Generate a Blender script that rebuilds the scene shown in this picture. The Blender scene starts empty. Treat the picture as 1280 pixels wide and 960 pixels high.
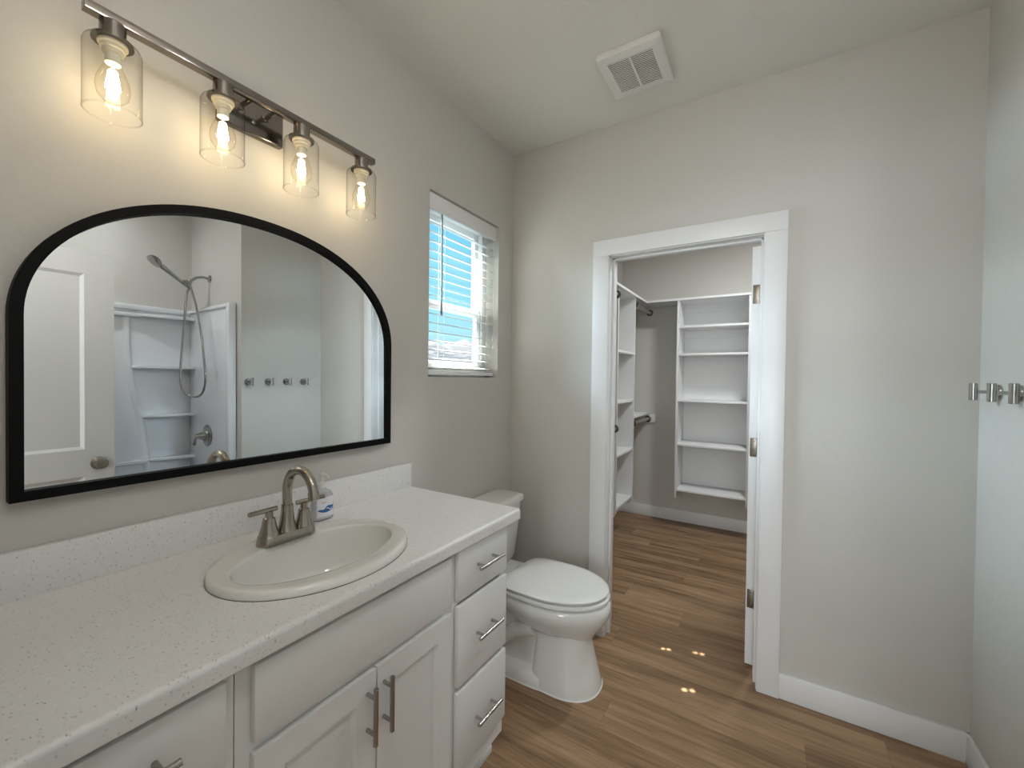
import bpy, bmesh, math, random
from mathutils import Vector, Matrix
random.seed(7)
PI = math.pi
sc = bpy.context.scene
COL = sc.collection

# ------------------------------------------------------------------ camera
def make_camera():
    yaw, pitch, roll, f = 0.5535, -0.0134, 0.0127, 525.42
    r = Vector((math.cos(yaw), math.sin(yaw), 0)); fw = Vector((-math.sin(yaw), math.cos(yaw), 0)); up = Vector((0, 0, 1))
    fw2 = math.cos(pitch)*fw + math.sin(pitch)*up
    up2 = -math.sin(pitch)*fw + math.cos(pitch)*up
    r3 = math.cos(roll)*r + math.sin(roll)*up2
    up3 = -math.sin(roll)*r + math.cos(roll)*up2
    cd = bpy.data.cameras.new('camera'); cam = bpy.data.objects.new('camera', cd); COL.objects.link(cam)
    m = Matrix((r3, up3, -fw2)).transposed().to_4x4()
    m.translation = Vector((1.357, -2.1854, 1.3861))
    cam.matrix_world = m
    cd.sensor_width = 36; cd.lens = f/1280*36
    cd.clip_start = 0.01; cd.clip_end = 30000
    sc.camera = cam
make_camera()

# ------------------------------------------------------------------ world, sun, lamps, exposure
SKY_STRENGTH = 0.85
SUN_POWER = 28.0
SKYLIGHT_POWER = 14.0
GLOBE_RADIANCE = 20.0
SHOWER_POWER = 5.0
DOORWAY_POWER = 56.0
CLOSET_POWER = 18.0
BULB_POWER = 0.7
sc.view_settings.view_transform = 'Standard'
sc.view_settings.look = 'None'
sc.view_settings.exposure = 0.42
sc.view_settings.gamma = 1.0
sc.view_settings.use_curve_mapping = False
sc.cycles.max_bounces = 14
sc.cycles.transparent_max_bounces = 24
sc.cycles.glossy_bounces = 8
sc.cycles.caustics_reflective = False
sc.cycles.caustics_refractive = False
sc.cycles.sample_clamp_indirect = 4.0
sc.cycles.use_denoising = True

w = bpy.data.worlds.new('sky'); sc.world = w; w.use_nodes = True
nt = w.node_tree; nt.nodes.clear()
tc = nt.nodes.new('ShaderNodeTexCoord'); sp = nt.nodes.new('ShaderNodeSeparateXYZ')
cr = nt.nodes.new('ShaderNodeValToRGB'); bg = nt.nodes.new('ShaderNodeBackground'); ow = nt.nodes.new('ShaderNodeOutputWorld')
nt.links.new(tc.outputs['Generated'], sp.inputs[0]); nt.links.new(sp.outputs['Z'], cr.inputs[0])
e = cr.color_ramp.elements
e[0].position = 0.0; e[0].color = (0.62, 0.86, 0.95, 1)
e[1].position = 0.7; e[1].color = (0.08, 0.36, 0.75, 1)
k = cr.color_ramp.elements.new(0.15); k.color = (0.36, 0.78, 0.93, 1)
k = cr.color_ramp.elements.new(0.42); k.color = (0.14, 0.58, 0.90, 1)
nt.links.new(cr.outputs[0], bg.inputs[0]); bg.inputs[1].default_value = SKY_STRENGTH
nt.links.new(bg.outputs[0], ow.inputs[0])

SUN_DIR = Vector((0.50, 0.19, -0.80)).normalized()      # direction the sunlight travels
def lamp(name, kind, power, color, loc=(0, 0, 0), direction=None, **kw):
    d = bpy.data.lights.new(name, kind); d.energy = power; d.color = color
    for k_, v_ in kw.items(): setattr(d, k_, v_)
    o = bpy.data.objects.new(name, d); COL.objects.link(o); o.location = loc
    if direction is not None:
        o.rotation_euler = Vector(direction).to_track_quat('-Z', 'Y').to_euler()
    return o
lamp('sun', 'SUN', SUN_POWER, (1.0, 0.95, 0.88), (-6, 0, 9), SUN_DIR, angle=math.radians(0.5))
lamp('skylight', 'SUN', SKYLIGHT_POWER, (0.70, 0.86, 1.0), (-6, -1, 6), (0.95, 0.16, -0.21), angle=math.radians(42))
lamp('bedroom_fill', 'AREA', DOORWAY_POWER, (0.86, 0.93, 1.0), (1.3, -4.9, 1.5), (0, 1, 0), shape='RECTANGLE', size=1.6, size_y=1.5)  # unseen fill added behind the camera; the bedroom wall has no window

# ------------------------------------------------------------------ material helpers
MATS = {}
def mat(name, color, rough=0.5, metal=0.0, spec=0.5, bump=None, coat=0.0, var=None):
    m = bpy.data.materials.new(name); m.use_nodes = True
    n = m.node_tree.nodes; l = m.node_tree.links; b = n['Principled BSDF']
    b.inputs['Base Color'].default_value = (*color, 1); b.inputs['Roughness'].default_value = rough
    b.inputs['Metallic'].default_value = metal; b.inputs['Specular IOR Level'].default_value = spec
    b.inputs['Coat Weight'].default_value = coat
    if bump or var:
        t = n.new('ShaderNodeTexCoord')
    if bump:
        s, strength, dist = bump
        nz = n.new('ShaderNodeTexNoise'); nz.inputs['Scale'].default_value = s; nz.inputs['Detail'].default_value = 5
        bp = n.new('ShaderNodeBump'); bp.inputs['Strength'].default_value = strength; bp.inputs['Distance'].default_value = dist
        l.new(t.outputs['Object'], nz.inputs['Vector']); l.new(nz.outputs['Fac'], bp.inputs['Height']); l.new(bp.outputs[0], b.inputs['Normal'])
    if var:
        s, amount = var
        nz = n.new('ShaderNodeTexNoise'); nz.inputs['Scale'].default_value = s; nz.inputs['Detail'].default_value = 3
        mx = n.new('ShaderNodeMix'); mx.data_type = 'RGBA'
        mx.inputs[6].default_value = (*[c*(1-amount) for c in color], 1); mx.inputs[7].default_value = (*[min(1, c*(1+amount)) for c in color], 1)
        l.new(t.outputs['Object'], nz.inputs['Vector']); l.new(nz.outputs['Fac'], mx.inputs[0]); l.new(mx.outputs[2], b.inputs['Base Color'])
    MATS[name] = m
    return m

M_wall = mat('greige_paint', (0.60, 0.58, 0.535), 0.75, spec=0.25, bump=(28, 0.12, 0.01), var=(3, 0.015))
M_ceil = mat('ceiling_paint', (0.79, 0.775, 0.725), 0.85, spec=0.2, bump=(35, 0.12, 0.01), var=(3, 0.015))
M_trim = mat('white_trim_paint', (0.82, 0.82, 0.81), 0.35, bump=(6, 0.05, 0.01), var=(4, 0.01))
M_cab = mat('white_cabinet_paint', (0.80, 0.80, 0.785), 0.4, bump=(9, 0.05, 0.01), var=(4, 0.01))
M_seam = mat('cabinet_seam', (0.45, 0.45, 0.43), 0.6, var=(5, 0.02))
M_shelf = mat('white_melamine', (0.80, 0.80, 0.79), 0.45, bump=(9, 0.05, 0.01), var=(4, 0.01))
M_china = mat('vitreous_china', (0.83, 0.83, 0.80), 0.08, coat=0.5, var=(3, 0.008))
M_sink = mat('biscuit_china', (0.80, 0.795, 0.755), 0.07, coat=0.5, var=(3, 0.008))
M_seat = mat('white_toilet_seat', (0.84, 0.85, 0.83), 0.15, coat=0.3, var=(3, 0.008))
M_acryl = mat('white_acrylic', (0.84, 0.85, 0.87), 0.12, coat=0.4, var=(3, 0.008))
M_black = mat('black_metal_frame', (0.004, 0.004, 0.0045), 0.6, spec=0.12, bump=(60, 0.05, 0.002), var=(8, 0.05))
M_dark = mat('near_black', (0.035, 0.032, 0.028), 0.9, var=(8, 0.05))  # near-black tone for the painted shade in the fan and the basin rim line
M_vinyl = mat('white_vinyl', (0.85, 0.86, 0.85), 0.3, var=(4, 0.01))
M_slat = mat('white_blind_slat', (0.86, 0.87, 0.86), 0.35, var=(4, 0.01))
M_plast = mat('white_plastic', (0.80, 0.79, 0.75), 0.4, var=(4, 0.01))
M_wand = mat('grey_wand', (0.22, 0.24, 0.25), 0.3, var=(8, 0.03))
M_caulk = mat('white_caulk', (0.88, 0.88, 0.86), 0.5, var=(8, 0.01))
M_ceramic = mat('ivory_socket', (0.80, 0.74, 0.58), 0.35, var=(8, 0.02))
M_blue = mat('label_blue', (0.03, 0.13, 0.38), 0.35, var=(50, 0.3))
M_label = mat('label_white', (0.82, 0.83, 0.86), 0.35, var=(8, 0.01))
M_orange = mat('label_coral', (0.75, 0.42, 0.33), 0.35, var=(8, 0.05))

def metal_brushed(name, color, rough, scale=(4, 4, 160)):
    m = mat(name, color, rough, 1.0)
    n = m.node_tree.nodes; l = m.node_tree.links; b = n['Principled BSDF']
    t = n.new('ShaderNodeTexCoord'); mp = n.new('ShaderNodeMapping'); mp.inputs['Scale'].default_value = scale
    nz = n.new('ShaderNodeTexNoise'); nz.inputs['Scale'].default_value = 6; nz.inputs['Detail'].default_value = 3
    mr = n.new('ShaderNodeMapRange'); mr.inputs['To Min'].default_value = rough*0.9; mr.inputs['To Max'].default_value = rough*1.12
    l.new(t.outputs['Object'], mp.inputs[0]); l.new(mp.outputs[0], nz.inputs['Vector']); l.new(nz.outputs['Fac'], mr.inputs[0]); l.new(mr.outputs[0], b.inputs['Roughness'])
    return m
M_nickel = metal_brushed('brushed_nickel', (0.37, 0.335, 0.285), 0.24)
M_pull = metal_brushed('satin_nickel_pull', (0.42, 0.405, 0.38), 0.26, (1, 1, 1))
M_bar = metal_brushed('polished_nickel', (0.27, 0.24, 0.215), 0.16)
M_chrome = metal_brushed('chrome', (0.42, 0.415, 0.40), 0.16)
M_shower = metal_brushed('dark_satin_nickel', (0.36, 0.35, 0.33), 0.2)
M_hinge = metal_brushed('hinge_nickel', (0.27, 0.245, 0.20), 0.35)
M_rod = metal_brushed('closet_rod_nickel', (0.80, 0.73, 0.66), 0.42)
M_bronze = metal_brushed('dark_nickel_flange', (0.16, 0.14, 0.12), 0.35)

def glass(name, tint, edge, gloss):
    m = bpy.data.materials.new(name); m.use_nodes = True
    n = m.node_tree.nodes; l = m.node_tree.links; n.clear()
    o = n.new('ShaderNodeOutputMaterial'); lw = n.new('ShaderNodeLayerWeight'); lw.inputs[0].default_value = 0.5
    pw = n.new('ShaderNodeMath'); pw.operation = 'POWER'; pw.inputs[1].default_value = 3.0
    mc = n.new('ShaderNodeMix'); mc.data_type = 'RGBA'; mc.inputs[6].default_value = (*tint, 1); mc.inputs[7].default_value = (*edge, 1)
    tr = n.new('ShaderNodeBsdfTransparent'); gl = n.new('ShaderNodeBsdfGlossy'); gl.inputs['Roughness'].default_value = 0.02
    p2 = n.new('ShaderNodeMath'); p2.operation = 'POWER'; p2.inputs[1].default_value = 4.0; l.new(lw.outputs['Facing'], p2.inputs[0])
    fr = n.new('ShaderNodeMath'); fr.operation = 'MULTIPLY_ADD'; fr.inputs[1].default_value = gloss; fr.inputs[2].default_value = 0.025; l.new(p2.outputs[0], fr.inputs[0]); mx = n.new('ShaderNodeMixShader')
    l.new(lw.outputs['Facing'], pw.inputs[0]); l.new(pw.outputs[0], mc.inputs[0]); l.new(mc.outputs[2], tr.inputs[0])
    l.new(fr.outputs[0], mx.inputs[0]); l.new(tr.outputs[0], mx.inputs[1]); l.new(gl.outputs[0], mx.inputs[2]); l.new(mx.outputs[0], o.inputs[0])
    return m
M_pane = glass('window_glass', (0.97, 0.99, 0.99), (0.9, 0.95, 0.95), 0.3)
M_shade = glass('clear_shade_glass', (0.99, 0.99, 0.985), (0.62, 0.59, 0.54), 0.25)
M_bulbglass = glass('bulb_glass', (0.995, 0.98, 0.95), (0.85, 0.8, 0.7), 0.15)
M_bottle = glass('clear_bottle', (0.90, 0.90, 0.92), (0.6, 0.6, 0.66), 0.3)

def emitter(name, color, strength):
    m = bpy.data.materials.new(name); m.use_nodes = True
    n = m.node_tree.nodes; l = m.node_tree.links; n.clear()
    o = n.new('ShaderNodeOutputMaterial'); e_ = n.new('ShaderNodeEmission'); e_.inputs[0].default_value = (*color, 1); e_.inputs[1].default_value = strength
    l.new(e_.outputs[0], o.inputs[0]); return m
M_filament = emitter('glowing_filament', (1.0, 0.84, 0.55), 30)
M_globefill = emitter('globe_fill_glow', (1.0, 0.99, 0.97), GLOBE_RADIANCE)  # glow of the added entrance globe
M_fillglow = emitter('fill_light_glow', (1.0, 0.97, 0.93), 4)  # glow shared by the added closet and tub lights

M_mirror = mat('mirror_silver', (0.86, 0.88, 0.88), 0.0, 1.0)

def floor_material():
    m = bpy.data.materials.new('oak_vinyl_plank'); m.use_nodes = True
    n = m.node_tree.nodes; l = m.node_tree.links; b = n['Principled BSDF']
    def math_(op, a, b_=None):
        x = n.new('ShaderNodeMath'); x.operation = op
        for i, v in enumerate((a, b_)):
            if v is None: continue
            if isinstance(v, (int, float)): x.inputs[i].default_value = v
            else: l.new(v, x.inputs[i])
        return x.outputs[0]
    t = n.new('ShaderNodeTexCoord'); s = n.new('ShaderNodeSeparateXYZ'); l.new(t.outputs['Object'], s.inputs[0])
    X, Y = s.outputs['X'], s.outputs['Y']
    rowf = math_('DIVIDE', math_('ADD', Y, 20.03), 0.18); row = math_('FLOOR', rowf)
    wn = n.new('ShaderNodeTexWhiteNoise'); wn.noise_dimensions = '1D'; l.new(row, wn.inputs['W'])
    xs = math_('DIVIDE', math_('ADD', math_('ADD', X, 20.0), math_('MULTIPLY', wn.outputs['Value'], 1.22)), 1.22); colm = math_('FLOOR', xs)
    wn2 = n.new('ShaderNodeTexWhiteNoise'); wn2.noise_dimensions = '2D'
    cb = n.new('ShaderNodeCombineXYZ'); l.new(row, cb.inputs[0]); l.new(colm, cb.inputs[1]); l.new(cb.outputs[0], wn2.inputs['Vector'])
    rnd = wn2.outputs['Value']
    # grain, stretched along the plank
    def grain(sx, sy, detail, dist):
        c = n.new('ShaderNodeCombineXYZ')
        l.new(math_('ADD', math_('MULTIPLY', X, sx), math_('MULTIPLY', rnd, 37.0)), c.inputs[0]); l.new(math_('ADD', math_('MULTIPLY', Y, sy), math_('MULTIPLY', rnd, 11.0)), c.inputs[1])
        l.new(rnd, c.inputs[2])
        z = n.new('ShaderNodeTexNoise'); z.inputs['Scale'].default_value = 1.0; z.inputs['Detail'].default_value = detail; z.inputs['Distortion'].default_value = dist
        l.new(c.outputs[0], z.inputs['Vector']); return z.outputs['Fac']
    g1 = grain(1.1, 17, 5, 0.9); g2 = grain(5, 85, 6, 0.8); g3 = grain(0.7, 4.5, 2, 0.6)
    v = math_('ADD', math_('ADD', math_('MULTIPLY', g1, 0.55), math_('MULTIPLY', g2, 0.34)), math_('MULTIPLY', g3, 0.30))
    v = math_('ADD', v, math_('MULTIPLY', math_('SUBTRACT', rnd, 0.5), 0.11))
    ramp = n.new('ShaderNodeValToRGB'); l.new(v, ramp.inputs[0])
    e_ = ramp.color_ramp.elements
    e_[0].position = 0.36; e_[0].color = (0.080, 0.043, 0.020, 1)
    e_[1].position = 0.76; e_[1].color = (0.44, 0.285, 0.165, 1)
    q = ramp.color_ramp.elements.new(0.55); q.color = (0.255, 0.153, 0.081, 1)
    # plank joints
    fy = math_('FRACT', rowf); fx = math_('FRACT', xs)
    jy = math_('LESS_THAN', math_('MINIMUM', fy, math_('SUBTRACT', 1.0, fy)), 0.006)
    jx = math_('LESS_THAN', math_('MINIMUM', fx, math_('SUBTRACT', 1.0, fx)), 0.0009)
    j = math_('MAXIMUM', jy, jx)
    mx = n.new('ShaderNodeMix'); mx.data_type = 'RGBA'; l.new(math_('MULTIPLY', j, 0.3), mx.inputs[0]); l.new(ramp.outputs[0], mx.inputs[6]); mx.inputs[7].default_value = (0.06, 0.04, 0.025, 1)
    l.new(mx.outputs[2], b.inputs['Base Color'])
    b.inputs['Roughness'].default_value = 0.42; b.inputs['Specular IOR Level'].default_value = 0.4
    bp = n.new('ShaderNodeBump'); bp.inputs['Strength'].default_value = 0.15; bp.inputs['Distance'].default_value = 0.002
    l.new(math_('SUBTRACT', v, math_('MULTIPLY', j, 0.6)), bp.inputs['Height']); l.new(bp.outputs[0], b.inputs['Normal'])
    return m
M_floor = floor_material()

def counter_material():
    m = bpy.data.materials.new('white_speckled_laminate'); m.use_nodes = True
    n = m.node_tree.nodes; l = m.node_tree.links; b = n['Principled BSDF']
    t = n.new('ShaderNodeTexCoord')
    def specks(scale, size, keep, stretch):
        mp = n.new('ShaderNodeMapping'); mp.inputs['Scale'].default_value = stretch; mp.inputs['Rotation'].default_value = (0.3, 0.2, 0.6)
        l.new(t.outputs['Object'], mp.inputs[0])
        vo = n.new('ShaderNodeTexVoronoi'); vo.inputs['Scale'].default_value = scale; l.new(mp.outputs[0], vo.inputs['Vector'])
        a = n.new('ShaderNodeMath'); a.operation = 'LESS_THAN'; a.inputs[1].default_value = size; l.new(vo.outputs['Distance'], a.inputs[0])
        sx = n.new('ShaderNodeSeparateColor'); l.new(vo.outputs['Color'], sx.inputs[0])
        c = n.new('ShaderNodeMath'); c.operation = 'LESS_THAN'; c.inputs[1].default_value = keep; l.new(sx.outputs[0], c.inputs[0])
        d = n.new('ShaderNodeMath'); d.operation = 'MULTIPLY'; l.new(a.outputs[0], d.inputs[0]); l.new(c.outputs[0], d.inputs[1])
        return d.outputs[0]
    cur = None
    base = (0.79, 0.785, 0.775)
    for scale, size, keep, st, colr, k_ in ((110, 0.30, 0.16, (1, 1.7, 1), (0.46, 0.45, 0.43), 0.5), (190, 0.33, 0.16, (1.5, 1, 1), (0.55, 0.54, 0.52), 0.55),
                                          (75, 0.17, 0.14, (1, 2, 1), (0.24, 0.24, 0.24), 0.7), (95, 0.35, 0.4, (1, 1, 1), (0.88, 0.88, 0.86), 0.3)):
        mx = n.new('ShaderNodeMix'); mx.data_type = 'RGBA'
        f = specks(scale, size, keep, st); mu = n.new('ShaderNodeMath'); mu.operation = 'MULTIPLY'; mu.inputs[1].default_value = k_; l.new(f, mu.inputs[0]); l.new(mu.outputs[0], mx.inputs[0])
        if cur is None: mx.inputs[6].default_value = (*base, 1)
        else: l.new(cur, mx.inputs[6])
        mx.inputs[7].default_value = (*colr, 1); cur = mx.outputs[2]
    l.new(cur, b.inputs['Base Color']); b.inputs['Roughness'].default_value = 0.33
    return m
M_counter = counter_material()

def mountain_material():
    m = bpy.data.materials.new('snowy_rock'); m.use_nodes = True
    n = m.node_tree.nodes; l = m.node_tree.links; b = n['Principled BSDF']
    t = n.new('ShaderNodeTexCoord'); mp = n.new('ShaderNodeMapping'); mp.inputs['Scale'].default_value = (0.004, 0.0012, 0.009); l.new(t.outputs['Object'], mp.inputs[0])
    nz = n.new('ShaderNodeTexNoise'); nz.inputs['Scale'].default_value = 2.2; nz.inputs['Detail'].default_value = 7; l.new(mp.outputs[0], nz.inputs['Vector'])
    s = n.new('ShaderNodeSeparateXYZ'); l.new(t.outputs['Object'], s.inputs[0])
    h = n.new('ShaderNodeMapRange'); h.inputs['From Min'].default_value = 150; h.inputs['From Max'].default_value = 620; h.inputs['To Min'].default_value = -0.15; h.inputs['To Max'].default_value = 0.3
    l.new(s.outputs['Z'], h.inputs[0])
    a = n.new('ShaderNodeMath'); a.operation = 'ADD'; l.new(nz.outputs['Fac'], a.inputs[0]); l.new(h.outputs[0], a.inputs[1])
    r = n.new('ShaderNodeValToRGB'); l.new(a.outputs[0], r.inputs[0])
    r.color_ramp.elements[0].position = 0.38; r.color_ramp.elements[0].color = (0.016, 0.026, 0.042, 1)
    r.color_ramp.elements[1].position = 0.62; r.color_ramp.elements[1].color = (0.085, 0.088, 0.092, 1)
    l.new(r.outputs[0], b.inputs['Base Color']); b.inputs['Roughness'].default_value = 0.9
    return m
M_mount = mountain_material()
M_land = mat('pale_land', (0.40, 0.42, 0.42), 0.95, var=(0.002, 0.2))

# ------------------------------------------------------------------ mesh helpers
class MB:
    def __init__(self): self.bm = bmesh.new(); self.mi = 0
    def _join(self, t):
        for f in t.faces: f.material_index = self.mi
        me = bpy.data.meshes.new('tmp'); t.to_mesh(me); t.free(); self.bm.from_mesh(me); bpy.data.meshes.remove(me); return self
    def box(self, x0, x1, y0, y1, z0, z1, bevel=0.0, seg=2, mtx=None):
        t = bmesh.new(); bmesh.ops.create_cube(t, size=1)
        bmesh.ops.scale(t, vec=(x1-x0, y1-y0, z1-z0), verts=t.verts); bmesh.ops.translate(t, vec=((x0+x1)/2, (y0+y1)/2, (z0+z1)/2), verts=t.verts)
        if bevel: bmesh.ops.bevel(t, geom=list(t.edges), offset=bevel, segments=seg, affect='EDGES', profile=0.5)
        if mtx is not None: bmesh.ops.transform(t, matrix=mtx, verts=t.verts)
        return self._join(t)
    def loft(self, loops, cap0=True, cap1=True, close=True):
        t = bmesh.new(); L = [[t.verts.new(p) for p in lp] for lp in loops]; n = len(L[0])
        for a, b in zip(L, L[1:]):
            for i in range(n if close else n-1):
                j = (i+1) % n
                t.faces.new((a[i], a[j], b[j], b[i]))
        if cap0: t.faces.new(list(reversed(L[0])))
        if cap1: t.faces.new(L[-1])
        bmesh.ops.recalc_face_normals(t, faces=t.faces)
        return self._join(t)
    def lathe(self, prof, c=(0, 0, 0), axis=(0, 0, 1), seg=32, cap0=True, cap1=True):
        q = Vector((0, 0, 1)).rotation_difference(Vector(axis)); c = Vector(c)
        loops = [[c + q @ Vector((max(r, 1e-5)*math.cos(2*PI*i/seg), max(r, 1e-5)*math.sin(2*PI*i/seg), z)) for i in range(seg)] for r, z in prof]
        return self.loft(loops, cap0, cap1)
    def cyl(self, p0, p1, r, r2=None, seg=24):
        p0, p1 = Vector(p0), Vector(p1); d = p1-p0
        return self.lathe([(r, 0), (r if r2 is None else r2, d.length)], p0, d.normalized(), seg)
    def tube(self, pts, r, seg=14, caps=True):
        pts = [Vector(p) for p in pts]; n = len(pts); rs = r if isinstance(r, (list, tuple)) else [r]*n
        T = [(pts[min(i+1, n-1)]-pts[max(i-1, 0)]).normalized() for i in range(n)]
        u = T[0].orthogonal().normalized(); loops = []
        for i in range(n):
            if i: u = (T[i-1].rotation_difference(T[i]) @ u)
            u = (u - T[i]*u.dot(T[i])).normalized(); v = T[i].cross(u)
            loops.append([pts[i] + rs[i]*(math.cos(2*PI*k/seg)*u + math.sin(2*PI*k/seg)*v) for k in range(seg)])
        return self.loft(loops, caps, caps)
    def torus(self, c, R, r, axis=(0, 0, 1), seg=40, s2=8):
        q = Vector((0, 0, 1)).rotation_difference(Vector(axis)); c = Vector(c); t = bmesh.new()
        V = [[t.verts.new(c + q @ Vector(((R+r*math.cos(2*PI*j/s2))*math.cos(2*PI*i/seg), (R+r*math.cos(2*PI*j/s2))*math.sin(2*PI*i/seg), r*math.sin(2*PI*j/s2)))) for j in range(s2)] for i in range(seg)]
        for i in range(seg):
            for j in range(s2):
                t.faces.new((V[i][j], V[(i+1) % seg][j], V[(i+1) % seg][(j+1) % s2], V[i][(j+1) % s2]))
        return self._join(t)
    def prism(self, poly, axis, lo, hi, bevel=0.0):
        def P(a, b, d): return {'x': (d, a, b), 'y': (a, d, b), 'z': (a, b, d)}[axis]
        t = bmesh.new(); A = [t.verts.new(P(a, b, lo)) for a, b in poly]; B = [t.verts.new(P(a, b, hi)) for a, b in poly]; n = len(poly)
        t.faces.new(A); t.faces.new(list(reversed(B)))
        for i in range(n): t.faces.new((A[i], A[(i+1) % n], B[(i+1) % n], B[i]))
        bmesh.ops.recalc_face_normals(t, faces=t.faces)
        if bevel: bmesh.ops.bevel(t, geom=list(t.edges), offset=bevel, segments=2, affect='EDGES', profile=0.5)
        return self._join(t)
    def panelled(self, o, U, V, N, wd, ht, th, rects, depth=0.008, ring=0.02, both=True):
        """slab o + u*U + v*V + d*N (d 0..th); rectangular panels sunk into its face(s)"""
        o, U, V, N = Vector(o), Vector(U), Vector(V), Vector(N); t = bmesh.new()
        us = sorted({0, wd, *[r[0] for r in rects], *[r[1] for r in rects]}); vs = sorted({0, ht, *[r[2] for r in rects], *[r[3] for r in rects]})
        def side(d, s):
            def P(u, v, k=0): return t.verts.new(o+u*U+v*V+(d-s*k)*N)
            for a, b in zip(us, us[1:]):
                for c, e_ in zip(vs, vs[1:]):
                    if any(r[0] <= a and b <= r[1] and r[2] <= c and e_ <= r[3] for r in rects): continue
                    t.faces.new((P(a, c), P(b, c), P(b, e_), P(a, e_)))
            for r in rects:
                A = [(r[0], r[2]), (r[1], r[2]), (r[1], r[3]), (r[0], r[3])]; B = [(r[0]+ring, r[2]+ring), (r[1]-ring, r[2]+ring), (r[1]-ring, r[3]-ring), (r[0]+ring, r[3]-ring)]
                for i in range(4):
                    j = (i+1) % 4; t.faces.new((P(*A[i]), P(*A[j]), P(*B[j], depth), P(*B[i], depth)))
                t.faces.new([P(*q, depth) for q in B])
        side(th, 1)
        if both: side(0, -1)
        else:
            t.faces.new([t.verts.new(o+u*U+v*V) for u, v in ((0, 0), (wd, 0), (wd, ht), (0, ht))])
        C = [(0, 0), (wd, 0), (wd, ht), (0, ht)]
        for i in range(4):
            j = (i+1) % 4
            t.faces.new([t.verts.new(o+u*U+v*V+d*N) for (u, v), d in ((C[i], 0), (C[j], 0), (C[j], th), (C[i], th))])
        bmesh.ops.remove_doubles(t, verts=t.verts, dist=1e-5); bmesh.ops.recalc_face_normals(t, faces=t.faces)
        return self._join(t)

def root_of(o):
    while o.parent: o = o.parent
    return o
def obj(name, mb, m, parent=None, origin=None, label=None, angle=35):
    base = Vector(root_of(parent).location) if parent else Vector(origin or (0, 0, 0))
    me = bpy.data.meshes.new(name); bmesh.ops.translate(mb.bm, vec=-base, verts=mb.bm.verts)
    for f in mb.bm.faces: f.smooth = True
    mb.bm.to_mesh(me); mb.bm.free()
    for q in (m if isinstance(m, (list, tuple)) else [m]): me.materials.append(q)
    me.set_sharp_from_angle(angle=math.radians(angle))
    o = bpy.data.objects.new(name, me); COL.objects.link(o)
    if parent: o.parent = parent
    else: o.location = base
    if label: o['label'] = label
    return o
def tag(o, label, cat, group=None):
    o['label'] = label; o['category'] = cat
    if group: o['group'] = group
    return o
def thing(name, label, cat, loc=(0, 0, 0), group=None):
    o = bpy.data.objects.new(name, None); COL.objects.link(o); o.location = loc; o.empty_display_size = 0.05
    return tag(o, label, cat, group)
def struct(name, mb, m, parent=None, angle=35):
    o = obj(name, mb, m, parent, angle=angle)
    if not parent: o['kind'] = 'structure'
    return o
def dup(o, parent=None):
    c = o.copy(); COL.objects.link(c)
    if parent: c.parent = parent
    for ch in list(o.children): dup(ch, c)
    return c

# ------------------------------------------------------------------ setting
H = 2.737; W = 1.998; YN = -2.17; YW = -0.63; XS = 2.83
M = MB(); M.box(-0.15, 3.1, -5.1, 2.35, -0.06, 0); struct('floor', M, M_floor)
M = MB(); M.box(-0.15, 3.1, -5.1, 2.35, H, H+0.08); struct('ceiling', M, M_ceil)
WY0, WY1, WZ0, WZ1 = -0.731, -0.153, 1.389, 2.259
M = MB(); M.box(-0.15, 0, -5.1, WY0, 0, H).box(-0.15, 0, WY1, 2.35, 0, H).box(-0.15, 0, WY0, WY1, 0, WZ0).box(-0.15, 0, WY0, WY1, WZ1, H); struct('wall_left', M, M_wall)
M = MB(); M.box(0, 0.593, 0, 0.115, 0, H).box(1.338, 3.1, 0, 0.115, 0, H).box(0.593, 1.338, 0, 0.115, 2.06, H); struct('wall_far', M, M_wall)
M = MB(); M.box(W, 3.1, YW, 0, 0, H); struct('wall_right', M, M_wall)
M = MB(); M.box(XS, 3.1, YN, YW, 0, H); struct('wall_shower', M, M_wall)
DX0, DX1 = 0.875, 1.70
M = MB(); M.box(0, DX0, YN-0.115, YN, 0, H).box(DX1, 3.1, YN-0.115, YN, 0, H).box(DX0, DX1, YN-0.115, YN, 2.06, H); struct('wall_near', M, M_wall)
M = MB(); M.box(1.90, 2.0, 0.115, 2.35, 0, H); struct('wall_closet', M, M_wall)
M = MB(); M.box(0, 1.90, 2.2, 2.35, 0, H); struct('wall_back', M, M_wall)
M = MB(); M.box(3.0, 3.1, -5.1, YN-0.115, 0, H).box(0, 3.0, -5.1, -5.0, 0, H); struct('wall_bedroom', M, M_wall)

def board(mb, x0, x1, y0, y1, z1, top):
    mb.box(x0, x1, y0, y1, 0, z1, 0.003)
BH, BT = 0.111, 0.014
M = MB(); M.box(1.407, W, -BT, 0, 0, BH, 0.003).box(0, 0.523, -BT, 0, 0, BH, 0.003); struct('baseboard_far', M, M_trim)
M = MB(); M.box(W-BT, W, YW, 0, 0, BH, 0.003); struct('baseboard_right', M, M_trim)
M = MB(); M.box(0, BT, -0.84, 0, 0, BH, 0.003); struct('baseboard_left', M, M_trim)
M = MB(); M.box(0, 1.90, 2.2-BT, 2.2, 0, BH, 0.003); struct('baseboard_back', M, M_trim)
M = MB(); M.box(0, BT, 0.115, 2.2, 0, BH, 0.003).box(1.90-BT, 1.90, 0.115, 2.2, 0, BH, 0.003); struct('baseboard_closet', M, M_trim)

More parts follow.
